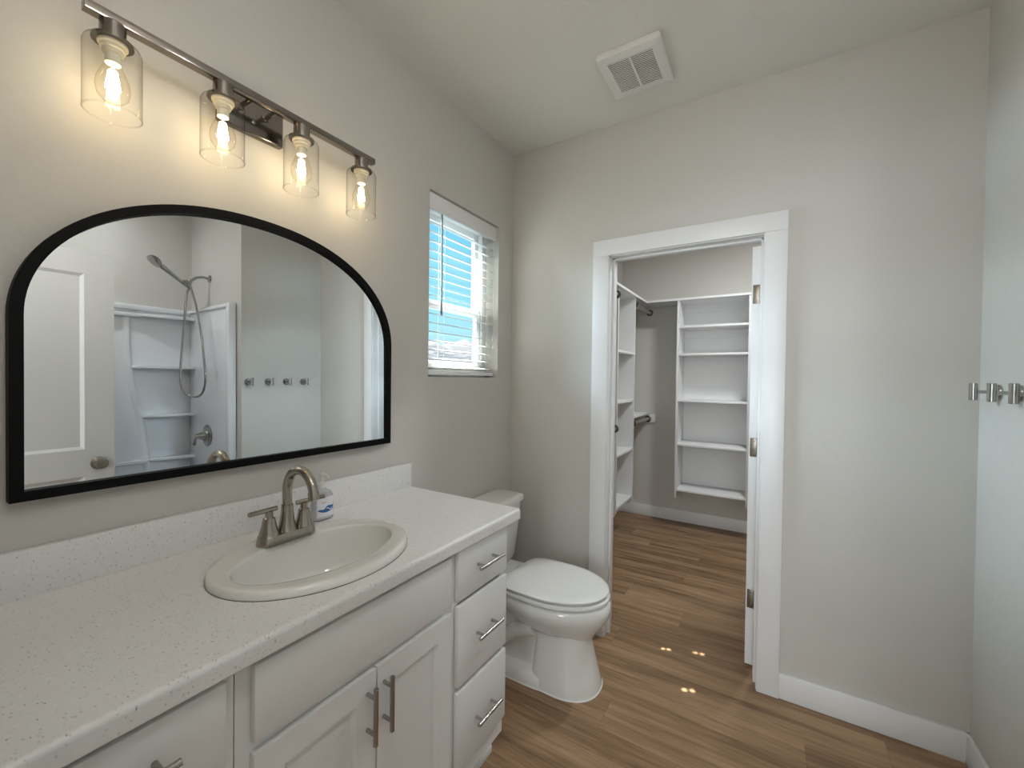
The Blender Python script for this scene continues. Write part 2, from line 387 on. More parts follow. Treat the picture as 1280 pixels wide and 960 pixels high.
# closet door casing and jamb
M = MB()
M.box(0.523, 0.610, -0.018, 0, 0, 2.045, 0.002).box(1.321, 1.407, -0.018, 0, 0, 2.045, 0.002).box(0.523, 1.407, -0.018, 0, 2.045, 2.129, 0.002)
struct('trim_1', M, M_trim)
M = MB()
M.box(0.593, 0.614, -0.004, 0.118, 0, 2.06, 0.001).box(1.317, 1.338, -0.004, 0.118, 0, 2.06, 0.001).box(0.593, 1.338, -0.004, 0.118, 2.041, 2.06, 0.001)
M.box(0.614, 0.626, 0.04, 0.075, 0, 2.041, 0.002).box(1.305, 1.317, 0.04, 0.075, 0, 2.041, 0.002).box(0.614, 1.317, 0.04, 0.075, 2.029, 2.041, 0.002)
struct('trim_2', M, M_trim)
# casing and jamb of the entrance doorway the camera stands in
M = MB()
M.box(DX0-0.08, DX0+0.006, YN, YN+0.018, 0, 2.045, 0.002).box(DX1-0.006, DX1+0.08, YN, YN+0.018, 0, 2.045, 0.002).box(DX0-0.08, DX1+0.08, YN, YN+0.018, 2.045, 2.129, 0.002)
M.box(DX0, DX0+0.018, YN-0.115, YN, 0, 2.06).box(DX1-0.018, DX1, YN-0.115, YN, 0, 2.06).box(DX0, DX1, YN-0.115, YN, 2.042, 2.06)
struct('trim_3', M, M_trim)

# closet door: swung open into the closet, its hinge edge toward the room
d1 = bpy.data.objects.new('door_1', None); COL.objects.link(d1); d1['kind'] = 'structure'; d1.location = (1.302, 0.150, 0)
M = MB(); M.panelled((1.302, 0.150, 0.012), (0, 1, 0), (0, 0, 1), (-1, 0, 0), 0.70, 2.022, 0.035, [(0.11, 0.59, 0.22, 0.88), (0.11, 0.59, 1.05, 1.91)]); obj('door_leaf', M, M_trim, d1, angle=10)
for zc in (1.805, 1.068, 0.333):
    M = MB(); M.box(1.2725, 1.3015, 0.1475, 0.1500, zc-0.045, zc+0.045, 0.001)
    for dz, dx in ((0.03, 0.004), (0, -0.005), (-0.03, 0.004)): M.lathe([(0.0035, 0), (0.003, 0.0015)], (1.286+dx, 0.1475, zc+dz), (0, -1, 0), 12)
    obj('hinge', M, M_hinge, d1, label='satin nickel hinge leaf')
M = MB(); M.lathe([(0.032, 0), (0.032, 0.006), (0.012, 0.012), (0.012, 0.03), (0.026, 0.04), (0.028, 0.055), (0.018, 0.066), (0.0, 0.068)], (1.267, 0.79, 0.93), (-1, 0, 0)); obj('door_knob', M, M_nickel, d1)
d1.rotation_euler.z = math.radians(-6)

# entrance door: open, seen in the mirror
d2 = bpy.data.objects.new('door_2', None); COL.objects.link(d2); d2['kind'] = 'structure'; d2.location = (1.69, -2.162, 0)
DW = 0.755
M = MB(); M.panelled((1.69, -2.162, 0.012), (0, 1, 0), (0, 0, 1), (1, 0, 0), DW, 2.02, 0.035, [(0.12, DW-0.115, 0.2, 0.86), (0.12, DW-0.115, 1.00, 1.905)], 0.011, 0.015); obj('door_leaf', M, M_trim, d2, angle=10)
M = MB(); M.lathe([(0.033, 0), (0.033, 0.005), (0.012, 0.012), (0.012, 0.028), (0.024, 0.036), (0.028, 0.05), (0.024, 0.062), (0.0, 0.067)], (1.69, -2.162+DW-0.062, 0.935), (-1, 0, 0)); obj('door_knob', M, M_nickel, d2, label='satin nickel door knob')

# window: vinyl single-hung, frame, sashes, panes
wn_ = bpy.data.objects.new('window_1', None); COL.objects.link(wn_); wn_['kind'] = 'structure'; wn_.location = (-0.1, -0.44, WZ0)
M = MB()
fx0, fx1 = -0.148, -0.088; ft = 0.042
M.box(fx0, fx1, WY0, WY0+ft, WZ0, WZ1, 0.003).box(fx0, fx1, WY1-ft, WY1, WZ0, WZ1, 0.003).box(fx0, fx1, WY0+ft, WY1-ft, WZ1-ft, WZ1, 0.003).box(fx0, fx1, WY0+ft, WY1-ft, WZ0, WZ0+ft, 0.003)
obj('window_frame', M, M_vinyl, wn_)
def sash(x0, x1, z0, z1, t):
    q = MB(); a, b = WY0+ft, WY1-ft
    q.box(x0, x1, a, a+t, z0, z1, 0.003).box(x0, x1, b-t, b, z0, z1, 0.003).box(x0, x1, a+t, b-t, z1-t, z1, 0.003).box(x0, x1, a+t, b-t, z0, z0+t, 0.003)
    s_ = obj('window_sash', q, M_vinyl, wn_)
    q = MB(); q.box((x0+x1)/2-0.002, (x0+x1)/2+0.002, a+t, b-t, z0+t, z1-t); obj('window_pane', q, M_pane, s_)
sash(-0.138, -0.116, 1.735, WZ1-ft, 0.036)
sash(-0.114, -0.092, WZ0+ft, 1.775, 0.040)

# ------------------------------------------------------------------ outside
M = MB()
bmx = bmesh.new(); NY = 160; NX = 12; grid = []
for i in range(NY):
    yy = -6500 + 13000*i/(NY-1); row = []
    ridge = 560 + 55*math.sin(yy/410.0) + 40*math.sin(yy/137.0+1) + 26*math.sin(yy/61.0+2) + random.uniform(-22, 22)
    for j in range(NX):
        s_ = j/(NX-1); hh = ridge*(s_**1.15) * (1 + 0.10*math.sin(yy/90.0 + j*1.3)*(1-s_)) + random.uniform(-12, 12)*s_
        row.append(bmx.verts.new((-2700-1500*s_, yy, hh-15)))
    row.append(bmx.verts.new((-6500, yy, -15))); grid.append(row)
for a, b in zip(grid, grid[1:]):
    for j in range(NX): bmx.faces.new((a[j], b[j], b[j+1], a[j+1]))
bmesh.ops.recalc_face_normals(bmx, faces=bmx.faces); M._join(bmx)
o = obj('mountain_range', M, M_mount, angle=80); tag(o, 'snow covered mountain range far beyond the window blind', 'mountains')

# ------------------------------------------------------------------ window blind
bl = thing('window_blind', 'white horizontal slat blind with slats open in the small window', 'window blind', (-0.045, -0.44, WZ0))
BY0, BY1 = WY0+0.008, WY1-0.008
M = MB(); M.box(-0.026, -0.012, BY0-0.004, BY1+0.004, 2.178, WZ1-0.004, 0.003).box(-0.08, -0.026, BY0, BY1, 2.20, WZ1-0.006, 0.002); obj('valance', M, M_slat, bl)
TILT = math.radians(14); HW = 0.019; CX = -0.052
# small cord holes in a few slats; through them the sun reaches floor and toilet lid
SPOTS = [((0.905, 0.065, 0), (0.930, 0.075, 0)), ((1.050, 0.121, 0), (1.080, 0.127, 0)), ((1.047, -0.182, 0), (1.078, -0.168, 0))]
zs = [1.478 + 0.0437*i for i in range(16)]
holes = {}
def slat_mesh(zc, hl):
    q = MB(); t = bmesh.new()
    # solid slightly crowned slat, cut at the cord holes: build as strips across y
    ys = [BY0, BY1]
    for h in hl: ys += [h[1]-0.009, h[1]+0.009]
    ys = sorted(ys)
    def P(x, z, y, up): return (CX + x*math.cos(TILT) + z*math.sin(TILT), y, zc - x*math.sin(TILT) + z*math.cos(TILT) + (0.0014 if up else -0.0014))
    for a, b in zip(ys, ys[1:]):
        segs = [(-HW, HW)]
        for h in hl:
            if abs((a+b)/2-h[1]) < 0.0089:
                segs = [q_ for s0, s1 in segs for q_ in ((s0, min(s1, h[0]-0.009)), (max(s0, h[0]+0.009), s1))]
        for s0, s1 in segs:
            if s1-s0 < 0.0015 or b-a < 1e-5: continue
            xs_ = [s0 + (s1-s0)*i/4 for i in range(5)]
            loop = [(x, 0.0012-3.8*x*x, True) for x in xs_] + [(x, 0.0012-3.8*x*x, False) for x in reversed(xs_)]
            q.loft([[Vector(P(x, z, y, u)) for x, z, u in loop] for y in (a, b)])
    return q
for pair in SPOTS:
    for pt in pair:
        d = -SUN_DIR
        for zc in zs:
            # where the sun ray to this spot meets the tilted slat
            tt = (zc - pt[2] - (pt[0]-CX)*math.tan(TILT)) / (d.z + d.x*math.tan(TILT))
            px, py = pt[0]+d.x*tt, pt[1]+d.y*tt; lx = (px-CX)/math.cos(TILT)
            if abs(lx) < HW+0.006 and BY0+0.02 < py < BY1-0.02: holes.setdefault(zc, []).append((lx, py))
for zc in zs: obj('slat', slat_mesh(zc, holes.get(zc, [])), M_slat, bl)
for kx, zc in enumerate((1.437, 1.428)):
    obj('slat', slat_mesh(zc, []), M_slat, bl)
M = MB(); M.box(CX-0.026, CX+0.026, BY0, BY1, 1.398, 1.418, 0.003); obj('bottom_rail', M, M_slat, bl)
M = MB()
for yy in (-0.585, -0.30):
    for xx in (CX-HW-0.001, CX+HW+0.001): M.tube([(xx, yy, 2.2), (xx, yy, 1.41)], 0.0009, 6)
obj('ladder_cord', M, M_slat, bl)
M = MB(); M.tube([(-0.020, -0.622, 2.205), (-0.018, -0.623, 1.70)], 0.0042, 8); M.lathe([(0.006, 0), (0.006, 0.02)], (-0.018, -0.623, 1.69)); obj('tilt_wand', M, M_wand, bl, label='thin grey tilt wand')
M = MB(); M.tube([(-0.014, -0.185, 2.2), (-0.014, -0.183, 1.63)], 0.0012, 6).lathe([(0.003, 0.03), (0.008, 0.0)], (-0.014, -0.183, 1.60)).lathe([(0.003, 0.03), (0.008, 0.0)], (-0.014, -0.178, 1.555)); obj('pull_cord', M, M_slat, bl)

# ------------------------------------------------------------------ vanity cabinets
FX, DXF = 0.540, 0.558       # face frame front, door/drawer front
CT = 0.864                    # cabinet top
def pull_bar(parent, a, b, out=(1, 0, 0), base=DXF):
    """bar pull from a to b (world points on the bar's centre line); posts back to the face"""
    a, b = Vector(a), Vector(b); d = (b-a).normalized(); q = MB()
    q.cyl(a, b, 0.0058, seg=16)
    for s_ in (0.18, 0.82):
        c = a.lerp(b, s_); q.cyl((base-0.001, c.y, c.z), c, 0.0048, seg=12)
    return obj('handle', q, M_pull, parent, label='satin nickel bar pull')
def cab_body(root, y0, y1, stiles, rails, end_right=False):
    q = MB(); t = 0.016
    q.box(0.012, FX-0.018, y0+0.001, y0+t, 0.10, CT).box(0.012, FX-0.018, y1-t, y1-0.001, 0.10, CT)
    q.box(0.012, FX-0.018, y0+t, y1-t, 0.10, 0.118).box(0.004, 0.012, y0+0.0005, y1-0.0005, 0.10, CT)
    for a, b, *zr in stiles: q.box(FX-0.018, FX, a, b, *(zr or (0.10, CT)))
    for (a, b, z0, z1) in rails: q.box(FX-0.018, FX, a, b, z0, z1)
    q.box(0.47, 0.488, y0+0.0005, y1-0.0005, 0, 0.10); q.box(0.012, 0.47, y0+0.0005, y0+t, 0, 0.10).box(0.012, 0.47, y1-t, y1-0.0005, 0, 0.10)
    obj('cabinet_body', q, M_cab, root)
    q = MB(); q.box(0.488, 0.500, y0+0.0005, y1-0.0005, 0, 0.03, 0.003); obj('shoe_moulding', q, M_trim, root)
def slab(root, name, y0, y1, z0, z1):
    q = MB(); q.box(FX+0.0005, DXF, y0, y1, z0, z1, 0.004, 2); return obj(name, q, M_cab, root)
G = 'white vanity base cabinets'
Y0, Y1, Y2, Y3 = -2.165, -1.806, -1.200, -0.905
# right drawer bank
c = thing('vanity_cabinet', 'white three drawer vanity cabinet beside the toilet', 'cabinet', (0.27, (Y2+Y3)/2, 0), G)
cab_body(c, Y2, Y3, [(Y2+0.001, Y2+0.03), (Y3-0.03, Y3)], [(Y2+0.03, Y3-0.03, CT-0.03, CT), (Y2+0.03, Y3-0.03, 0.685, 0.70), (Y2+0.03, Y3-0.03, 0.417, 0.432), (Y2+0.03, Y3-0.03, 0.10, 0.19)])
for z0, z1, zh in ((0.701, 0.857, 0.784), (0.432, 0.685, 0.560), (0.168, 0.416, 0.284)):
    dr = slab(c, 'drawer', Y2+0.014, Y3-0.006, z0, z1); pull_bar(dr, (0.588, -1.112, zh), (0.588, -0.980, zh))
# sink base
c = thing('vanity_cabinet', 'white double door sink cabinet under the oval basin', 'cabinet', (0.27, (Y1+Y2)/2, 0), G)
cab_body(c, Y1, Y2, [(Y1+0.001, Y1+0.034), (Y2-0.03, Y2-0.001), (-1.52, -1.475, 0.15, 0.67)], [(Y1+0.034, Y2-0.03, CT-0.03, CT), (Y1+0.034, Y2-0.03, 0.67, 0.72), (Y1+0.034, Y2-0.03, 0.10, 0.15)])
slab(c, 'false_front', -1.779, -1.218, 0.703, 0.850)
for y0, y1, yh in ((-1.779, -1.4985, -1.524), (-1.4935, -1.218, -1.4745)):
    q = MB(); q.panelled((FX+0.0005, y0, 0.13), (0, 1, 0), (0, 0, 1), (1, 0, 0), y1-y0, 0.683-0.13, DXF-FX-0.0005, [(0.058, y1-y0-0.058, 0.058, 0.683-0.13-0.058)], 0.009, 0.007, both=False)
    dr = obj('cabinet_door', q, M_cab, c, angle=20); pull_bar(dr, (0.588, yh, 0.527), (0.588, yh, 0.660))
# left drawer bank
c = thing('vanity_cabinet', 'white drawer vanity cabinet left of the sink doors', 'cabinet', (0.27, (Y0+Y1)/2, 0), G)
cab_body(c, Y0, Y1, [(Y0, Y0+0.03), (Y1-0.03, Y1-0.001)], [(Y0+0.03, Y1-0.03, CT-0.03, CT), (Y0+0.03, Y1-0.03, 0.685, 0.70), (Y0+0.03, Y1-0.03, 0.417, 0.432), (Y0+0.03, Y1-0.03, 0.10, 0.19)])
for z0, z1, zh in ((0.701, 0.850, 0.785), (0.432, 0.685, 0.560), (0.168, 0.416, 0.284)):
    dr = slab(c, 'drawer', Y0+0.012, Y1-0.019, z0, z1); pull_bar(dr, (0.588, -2.035, zh), (0.588, -1.903, zh))

# countertop with the basin hole
SCX, SCY, SA, SB = 0.326, -1.500, 0.252, 0.211     # sink rim ellipse
ct = thing('countertop', 'white speckled countertop spanning the vanity with low backsplash', 'countertop', (0.28, -1.5, CT))
M = MB(); t = bmesh.new(); ZT = 0.906; ZB = 0.866
xa, xb, ya, yb = 0.003, 0.560, -2.166, -0.850
outer = [(xa, ya), (xb, ya)] + [(xb, ya+(yb-ya)*i/20) for i in range(1, 20)] + [(xb, yb), (xa, yb)]
hole = [(SCX+(SB-0.02)*math.cos(2*PI*i/48), SCY+(SA-0.02)*math.sin(2*PI*i/48)) for i in range(48)]
def rim(pts, z): return [t.verts.new((x, y, z)) for x, y in pts]
for z in (ZT, ZB):
    A, B = rim(outer, z), rim(hole, z)
    ed = [t.edges.new((L[i], L[(i+1) % len(L)])) for L in (A, B) for i in range(len(L))]
    bmesh.ops.triangle_fill(t, use_beauty=True, use_dissolve=False, edges=ed)
    if z == ZT: A0, B0 = A, B
for P_, Q_ in ((A0, A), (B0, B)):
    n_ = len(P_)
    for i in range(n_): t.faces.new((P_[i], P_[(i+1) % n_], Q_[(i+1) % n_], Q_[i]))
bmesh.ops.recalc_face_normals(t, faces=t.faces); M._join(t)
prof = [(xb, ZB), (0.572, ZB), (0.5755, ZB+0.004)] + [(0.5755-0.011+0.011*math.cos(a), ZT-0.011+0.011*math.sin(a)) for a in [i*PI/2/8 for i in range(9)]] + [(xb, ZT)]
M.prism(prof, 'y', ya, yb)
obj('counter_slab', M, M_counter, ct, angle=30)
M = MB(); M.box(0.003, 0.021, ya, yb, ZT, 1.010, 0.002); obj('backsplash', M, M_counter, ct)

# oval basin
sk = thing('oval_sink', 'oval biscuit drop-in sink set into the countertop', 'sink', (SCX, SCY, ZT))
M = MB(); N_ = 72; loops = []
def ell(cx, cy, a, b, z): return [Vector((cx+b*math.cos(2*PI*i/N_), cy+a*math.sin(2*PI*i/N_), z)) for i in range(N_)]
IX, IA, IB = 0.339, 0.212, 0.134
rimp = [(0.0, 0.9065), (0.0, 0.911), (0.012, 0.917), (0.05, 0.922), (0.14, 0.925), (0.30, 0.9255), (0.55, 0.9245), (0.80, 0.923), (0.95, 0.9225), (0.985, 0.920), (1.0, 0.914)]
for s_, z in rimp: loops.append(ell(SCX+(IX-SCX)*s_, SCY, SA+(IA-SA)*s_, SB+(IB-SB)*s_, z))
for s_, z in ((0.988, 0.905), (0.972, 0.88), (0.945, 0.85), (0.90, 0.82), (0.80, 0.795), (0.65, 0.781), (0.45, 0.776), (0.25, 0.768), (0.11, 0.765)):
    loops.append(ell(IX+0.01*(1-s_), SCY, IA*s_, IB*s_, z))
for s_, z in ((0.11, 0.755), (0.3, 0.755), (0.6, 0.775), (0.85, 0.81), (0.99, 0.86), (1.02, 0.9)):
    loops.append(ell(IX+0.01*(1-min(s_, 1)), SCY, IA*s_+0.008, IB*s_+0.008, z))
M.loft(loops, False, False); obj('basin', M, M_sink, sk, angle=60)
M = MB(); M.lathe([(0.024, 0), (0.022, 0.003), (0.014, 0.004), (0.014, 0.009), (0.0, 0.010)], (IX+0.009, SCY, 0.7625)); obj('drain', M, M_nickel, sk, label='nickel drain stopper')
M = MB(); M.lathe([(0.2555, 0), (0.2555, 0.0014)], (0, 0, 0), seg=72)
bmesh.ops.scale(M.bm, vec=(0.2125/0.2555, 0.2535/0.2555, 1), verts=M.bm.verts); bmesh.ops.translate(M.bm, vec=(SCX, SCY, 0.9060), verts=M.bm.verts)
M.bm.faces.ensure_lookup_table()
big = [f for f in M.bm.faces if len(f.verts) > 4]; bmesh.ops.delete(M.bm, geom=big, context='FACES'); obj('rim_line', M, M_dark, sk, label='dark line under the rim')  # thin dark ring just under the basin rim

# faucet
FXC, FYC = 0.192, -1.507
fa = thing('faucet', 'brushed nickel two handle gooseneck faucet on the sink', 'faucet', (FXC, FYC, 0.924))
def stadium(hx, hy, z, n=10):
    r_ = hx; pts = []
    for i in range(n+1): a = PI*i/n; pts.append(Vector((FXC+r_*math.cos(a), FYC+(hy-r_)+r_*math.sin(a), z)))
    for i in range(n+1): a = PI+PI*i/n; pts.append(Vector((FXC+r_*math.cos(a), FYC-(hy-r_)+r_*math.sin(a), z)))
    return pts
M = MB(); M.loft([stadium(0.0305, 0.082, 0.9245), stadium(0.0305, 0.082, 0.927), stadium(0.0275, 0.079, 0.946), stadium(0.0255, 0.077, 0.949)]); obj('base_plate', M, M_nickel, fa)
M = MB(); M.lathe([(0.0265, 0), (0.0235, 0.008), (0.019, 0.03), (0.0165, 0.05), (0.0155, 0.07), (0.0155, 0.072), (0.0135, 0.073)], (FXC, FYC, 0.948))
R_ = 0.062; zc = 1.063
path = [(FXC, FYC, 1.018), (FXC, FYC, 1.04)] + [(FXC+R_-R_*math.cos(a), FYC, zc+R_*math.sin(a)) for a in [PI*i/20*0.97 for i in range(21)]]
M.tube(path, 0.0125, 20); e1 = Vector(path[-1]); e0 = Vector(path[-2]); dd = (e1-e0).normalized()
M.cyl(e1-dd*0.004, e1+dd*0.014, 0.0142, seg=20).cyl(e1+dd*0.013, e1+dd*0.016, 0.011, seg=20); obj('spout', M, M_nickel, fa)
for s_ in (-1, 1):
    yc = FYC + s_*0.0505
    M = MB(); M.lathe([(0.0262, 0), (0.0245, 0.006), (0.019, 0.025), (0.0152, 0.045), (0.0148, 0.047), (0.0125, 0.048), (0.0102, 0.050), (0.0102, 0.066)], (FXC, yc, 0.948)); hb = obj('handle', M, M_nickel, fa)
    M = MB(); a_, b_ = Vector((FXC-0.003, yc-s_*0.022, 1.0165)), Vector((FXC+0.012, yc+s_*0.058, 1.0205)); M.cyl(a_, b_, 0.0066, 0.0062, 16); obj('lever', M, M_nickel, hb)

# soap bottle
sb = thing('soap_dispenser', 'clear pump bottle of hand soap behind the faucet', 'soap bottle', (0.085, -1.325, ZT))
def sq(hx, hy, z, n=40, p=3.0):
    return [Vector((0.085+hx*math.copysign(abs(math.cos(a))**(2/p), math.cos(a)), -1.325+hy*math.copysign(abs(math.sin(a))**(2/p), math.sin(a)), z)) for a in [2*PI*i/n for i in range(n)]]
M = MB(); M.loft([sq(0.015, 0.030, ZT+0.001), sq(0.019, 0.036, ZT+0.004), sq(0.019, 0.037, ZT+0.05), sq(0.018, 0.036, ZT+0.078), sq(0.015, 0.030, ZT+0.092, p=2.6), sq(0.011, 0.016, ZT+0.100, p=2.2), sq(0.011, 0.0115, ZT+0.104, p=2), sq(0.011, 0.0115, ZT+0.112, p=2)]); obj('bottle', M, M_bottle, sb)
M = MB(); M.loft([sq(0.0155, 0.0325, ZT+0.005), sq(0.0155, 0.033, ZT+0.07), sq(0.013, 0.028, ZT+0.086)]); obj('liquid_soap', M, mat('clear_soap', (0.76, 0.76, 0.79), 0.15, var=(8, 0.01)), sb)
M = MB(); M.lathe([(0.0135, 0), (0.0135, 0.014), (0.009, 0.018), (0.005, 0.02), (0.005, 0.034), (0.009, 0.036), (0.010, 0.045), (0.004, 0.048)], (0.085, -1.325, ZT+0.109), seg=20).tube([(0.085, -1.325, ZT+0.151), (0.112, -1.325, ZT+0.150), (0.120, -1.325, ZT+0.146)], [0.005, 0.0042, 0.0035], 10); obj('pump', M, M_plast, sb, label='white pump top')
def front_x(y): return 0.085 + 0.0190*(1-min(0.999, abs((y+1.325)/0.037))**3)**(1/3)
def label_patch(name, outline_fn, m, off):
    """a thin patch following the bottle's front, between z lower(y) and upper(y)"""
    q = MB(); n_ = 24; L = []
    for i in range(n_+1):
        y = -1.325 - 0.030 + 0.060*i/n_; r_ = outline_fn((y+1.325)/0.030)
        if r_ is None: continue
        x = front_x(y); L.append([Vector((x+off, y, ZT+r_[0])), Vector((x+off, y, ZT+r_[1])), Vector((x+off-0.0008, y, ZT+r_[1])), Vector((x+off-0.0008, y, ZT+r_[0]))])
    q.loft(L); return obj(name, q, m, sb)
lb = label_patch('label', lambda u: (0.014, 0.078), M_label, 0.0012)
def child_patch(name, fn, m, off, lab=None):
    o_ = label_patch(name, fn, m, off); o_.parent = lb
    if lab: o_['label'] = lab
child_patch('swoosh', lambda u: None if abs(u) > 0.92 else (0.028 + 0.010*u*u, 0.044 + 0.009*u + 0.003*math.sin(u*6)) if 0.028 + 0.010*u*u < 0.044 + 0.009*u + 0.003*math.sin(u*6) else None, M_blue, 0.002, 'blue wave printed on the label')
child_patch('stripe', lambda u: (0.060, 0.063) if -0.55 < u < 0.1 else None, M_orange, 0.002, 'coral stripe on the label')
child_patch('scribble', lambda u: (0.037 + 0.003*math.sin(9*u), 0.040 + 0.003*math.sin(9*u)) if 0.05 < u < 0.8 else None, M_label, 0.0028, 'white squiggle across the blue wave')  # white squiggle is print on the label

# ------------------------------------------------------------------ arched mirror
wm = thing('arched_mirror', 'arched wall mirror in thin black frame above the sink', 'mirror', (0.0, -1.49, 1.115))
MC, MA, MZ0, MZS, MZT = -1.489, 0.507, 1.115, 1.505, 1.858
def arch(inset, n=64):
    a = MA-inset; b = MZT-MZS-inset
    pts = [(MC-a, MZ0+inset), (MC+a, MZ0+inset)]
    for i in range(n+1):
        th = PI*i/n; pts.append((MC+a*math.copysign(abs(math.cos(th))**0.93, math.cos(th)), MZS+b*math.sin(th)**0.97 if math.sin(th) > 0 else MZS))
    return pts
M = MB(); A, B = arch(0), arch(0.021); t = bmesh.new(); X0, X1 = 0.004, 0.032
rings = [[t.verts.new((x, y, z)) for y, z in P_] for P_, x in ((A, X0), (A, X1), (B, X1), (B, X0))]
for i in range(4):
    P_, Q_ = rings[i], rings[(i+1) % 4]
    for j in range(len(P_)): t.faces.new((P_[j], P_[(j+1) % len(P_)], Q_[(j+1) % len(Q_)], Q_[j]))
bmesh.ops.recalc_face_normals(t, faces=t.faces)
M._join(t); obj('frame', M, M_black, wm, angle=30)
M = MB(); t = bmesh.new(); TX, TY = 0.006, 0.006
def gx(y, z): return 0.018 + TX*(y-MC) - TY*(z-1.487)
front = [t.verts.new((gx(y, z), y, z)) for y, z in arch(0.020)]; back = [t.verts.new((gx(y, z)-0.004, y, z)) for y, z in arch(0.020)]
t.faces.new(front); t.faces.new(list(reversed(back)))
for j in range(len(front)): t.faces.new((front[j], back[j], back[(j+1) % len(back)], front[(j+1) % len(front)]))
bmesh.ops.recalc_face_normals(t, faces=t.faces); M._join(t); o = obj('mirror_glass', M, M_mirror, wm, label='silvered mirror glass')
for p_ in o.data.polygons: p_.use_smooth = False

# ------------------------------------------------------------------ vanity light
vl = thing('vanity_light', 'four bulb nickel vanity light bar above the mirror', 'wall lamp', (0.0, -1.52, 2.165))
M = MB(); M.box(0.001, 0.026, -1.612, -1.428, 2.105, 2.225, 0.006, 3); obj('backplate', M, M_bar, vl)
M = MB(); M.box(0.088, 0.112, -1.902, -1.138, 2.160, 2.180, 0.0015); obj('light_bar', M, M_bar, vl)
for yy in (-1.555, -1.485):
    M = MB(); M.cyl((0.025, yy, 2.17), (0.09, yy, 2.17), 0.0065, seg=14).lathe([(0.011, 0), (0.011, 0.004), (0.0065, 0.006)], (0.026, yy, 2.17), (1, 0, 0), 16); obj('support_arm', M, M_bar, vl)
M = MB(); M.lathe([(0.006, 0), (0.006, 0.004), (0.003, 0.006)], (0.026, -1.52, 2.14), (1, 0, 0), 12); obj('screw', M, M_bar, vl)
for yy in (-1.854, -1.634, -1.414, -1.190):
    M = MB(); M.lathe([(0.021, 2.160), (0.023, 2.158), (0.023, 2.126), (0.036, 2.122), (0.036, 2.1165), (0.021, 2.116)][::-1], (0.1, yy, 0), seg=28); h = obj('lamp_holder', M, M_bar, vl)
    M = MB(); M.lathe([(0.024, 2.1160), (0.040, 2.1150), (0.047, 2.111), (0.050, 2.103), (0.050, 1.9615)], (0.1, yy, 0), seg=48, cap0=False, cap1=False).torus((0.1, yy, 1.9615), 0.0495, 0.0016); obj('glass_shade', M, M_shade, h, angle=60, label='clear glass cylinder shade')
    M = MB(); M.lathe([(0.026, 2.1165), (0.026, 2.111), (0.022, 2.109), (0.022, 2.103), (0.018, 2.101), (0.018, 2.094), (0.0135, 2.092), (0.0135, 2.072)], (0.1, yy, 0), seg=24); obj('socket', M, M_ceramic, h, label='ivory lamp socket')
    M = MB(); M.lathe([(0.0135, 2.076), (0.015, 2.068), (0.022, 2.052), (0.0285, 2.034), (0.030, 2.018), (0.027, 2.002), (0.018, 1.991), (0.0, 1.987)], (0.1, yy, 0), seg=28, cap0=False, cap1=False)
    b_ = obj('light_bulb', M, M_bulbglass, vl, angle=80, label='clear filament bulb')
    M = MB()
    for k_ in range(6):
        a = 2*PI*k_/6 + 0.3; M.tube([(0.1+0.005*math.cos(a), yy+0.005*math.sin(a), 2.056), (0.1+0.0105*math.cos(a), yy+0.0105*math.sin(a), 2.016)], 0.0032, 8)
    M.tube([(0.1, yy, 2.075), (0.1, yy, 2.02)], 0.0016, 6)
    obj('filament', M, M_filament, b_, label='glowing warm filament')
    lamp('bulb_light', 'POINT', BULB_POWER, (1.0, 0.64, 0.30), (0.1, yy, 2.03), shadow_soft_size=0.012)

# ------------------------------------------------------------------ exhaust fan grille
ef = thing('exhaust_fan', 'white square exhaust fan grille on the ceiling', 'exhaust fan', (0.836, -0.363, H))
M = MB(); ex0, ex1, ey0, ey1 = 0.703, 0.969, -0.507, -0.221
def rr(x0, x1, y0, y1, r, z, n=5):
    P_ = []
    for cx_, cy_, a0 in ((x1-r, y1-r, 0), (x0+r, y1-r, PI/2), (x0+r, y0+r, PI), (x1-r, y0+r, 1.5*PI)):
        for i in range(n+1): a = a0+PI/2*i/n; P_.append(Vector((cx_+r*math.cos(a), cy_+r*math.sin(a), z)))
    return P_
def inset_loop(k_, z, r): return rr(ex0+k_, ex1-k_, ey0+k_, ey1-k_, r, z)
# rim stepping down then an opening for the slats
M.loft([inset_loop(0.004, H-0.0005, 0.012), inset_loop(0.0, H-0.018, 0.016), inset_loop(0.003, H-0.027, 0.014), inset_loop(0.008, H-0.0305, 0.012), inset_loop(0.042, H-0.0305, 0.002), inset_loop(0.0425, H-0.0275, 0.002)], False, False); obj('fan_cover', M, M_plast, ef)
gx0, gx1, gy0, gy1 = ex0+0.043, ex1-0.043, ey0+0.043, ey1-0.043
M = MB(); M.box(gx0-0.003, gx1+0.003, gy0-0.003, gy1+0.003, H-0.010, H-0.008).box(gx0-0.004, gx0-0.001, gy0, gy1, H-0.0275, H-0.010).box(gx1+0.001, gx1+0.004, gy0, gy1, H-0.0275, H-0.010).box(gx0, gx1, gy0-0.004, gy0-0.001, H-0.0275, H-0.010).box(gx0, gx1, gy1+0.001, gy1+0.004, H-0.0275, H-0.010); obj('grille_shade', M, M_dark, ef, label='dark backing painted as shade behind the grille')  # shallow dark backing stands in for the shade inside the fan
M = MB(); n_ = 20
for i in range(n_):
    yy = gy0 + (gy1-gy0)*(i+0.5)/n_; M.box(gx0, gx1, yy-0.0024, yy+0.0024, H-0.0300, H-0.0285)
M.box((gx0+gx1)/2-0.004, (gx0+gx1)/2+0.004, gy0, gy1, H-0.0315, H-0.026); obj('grille', M, M_plast, ef, label='fine parallel slats with a centre rib')

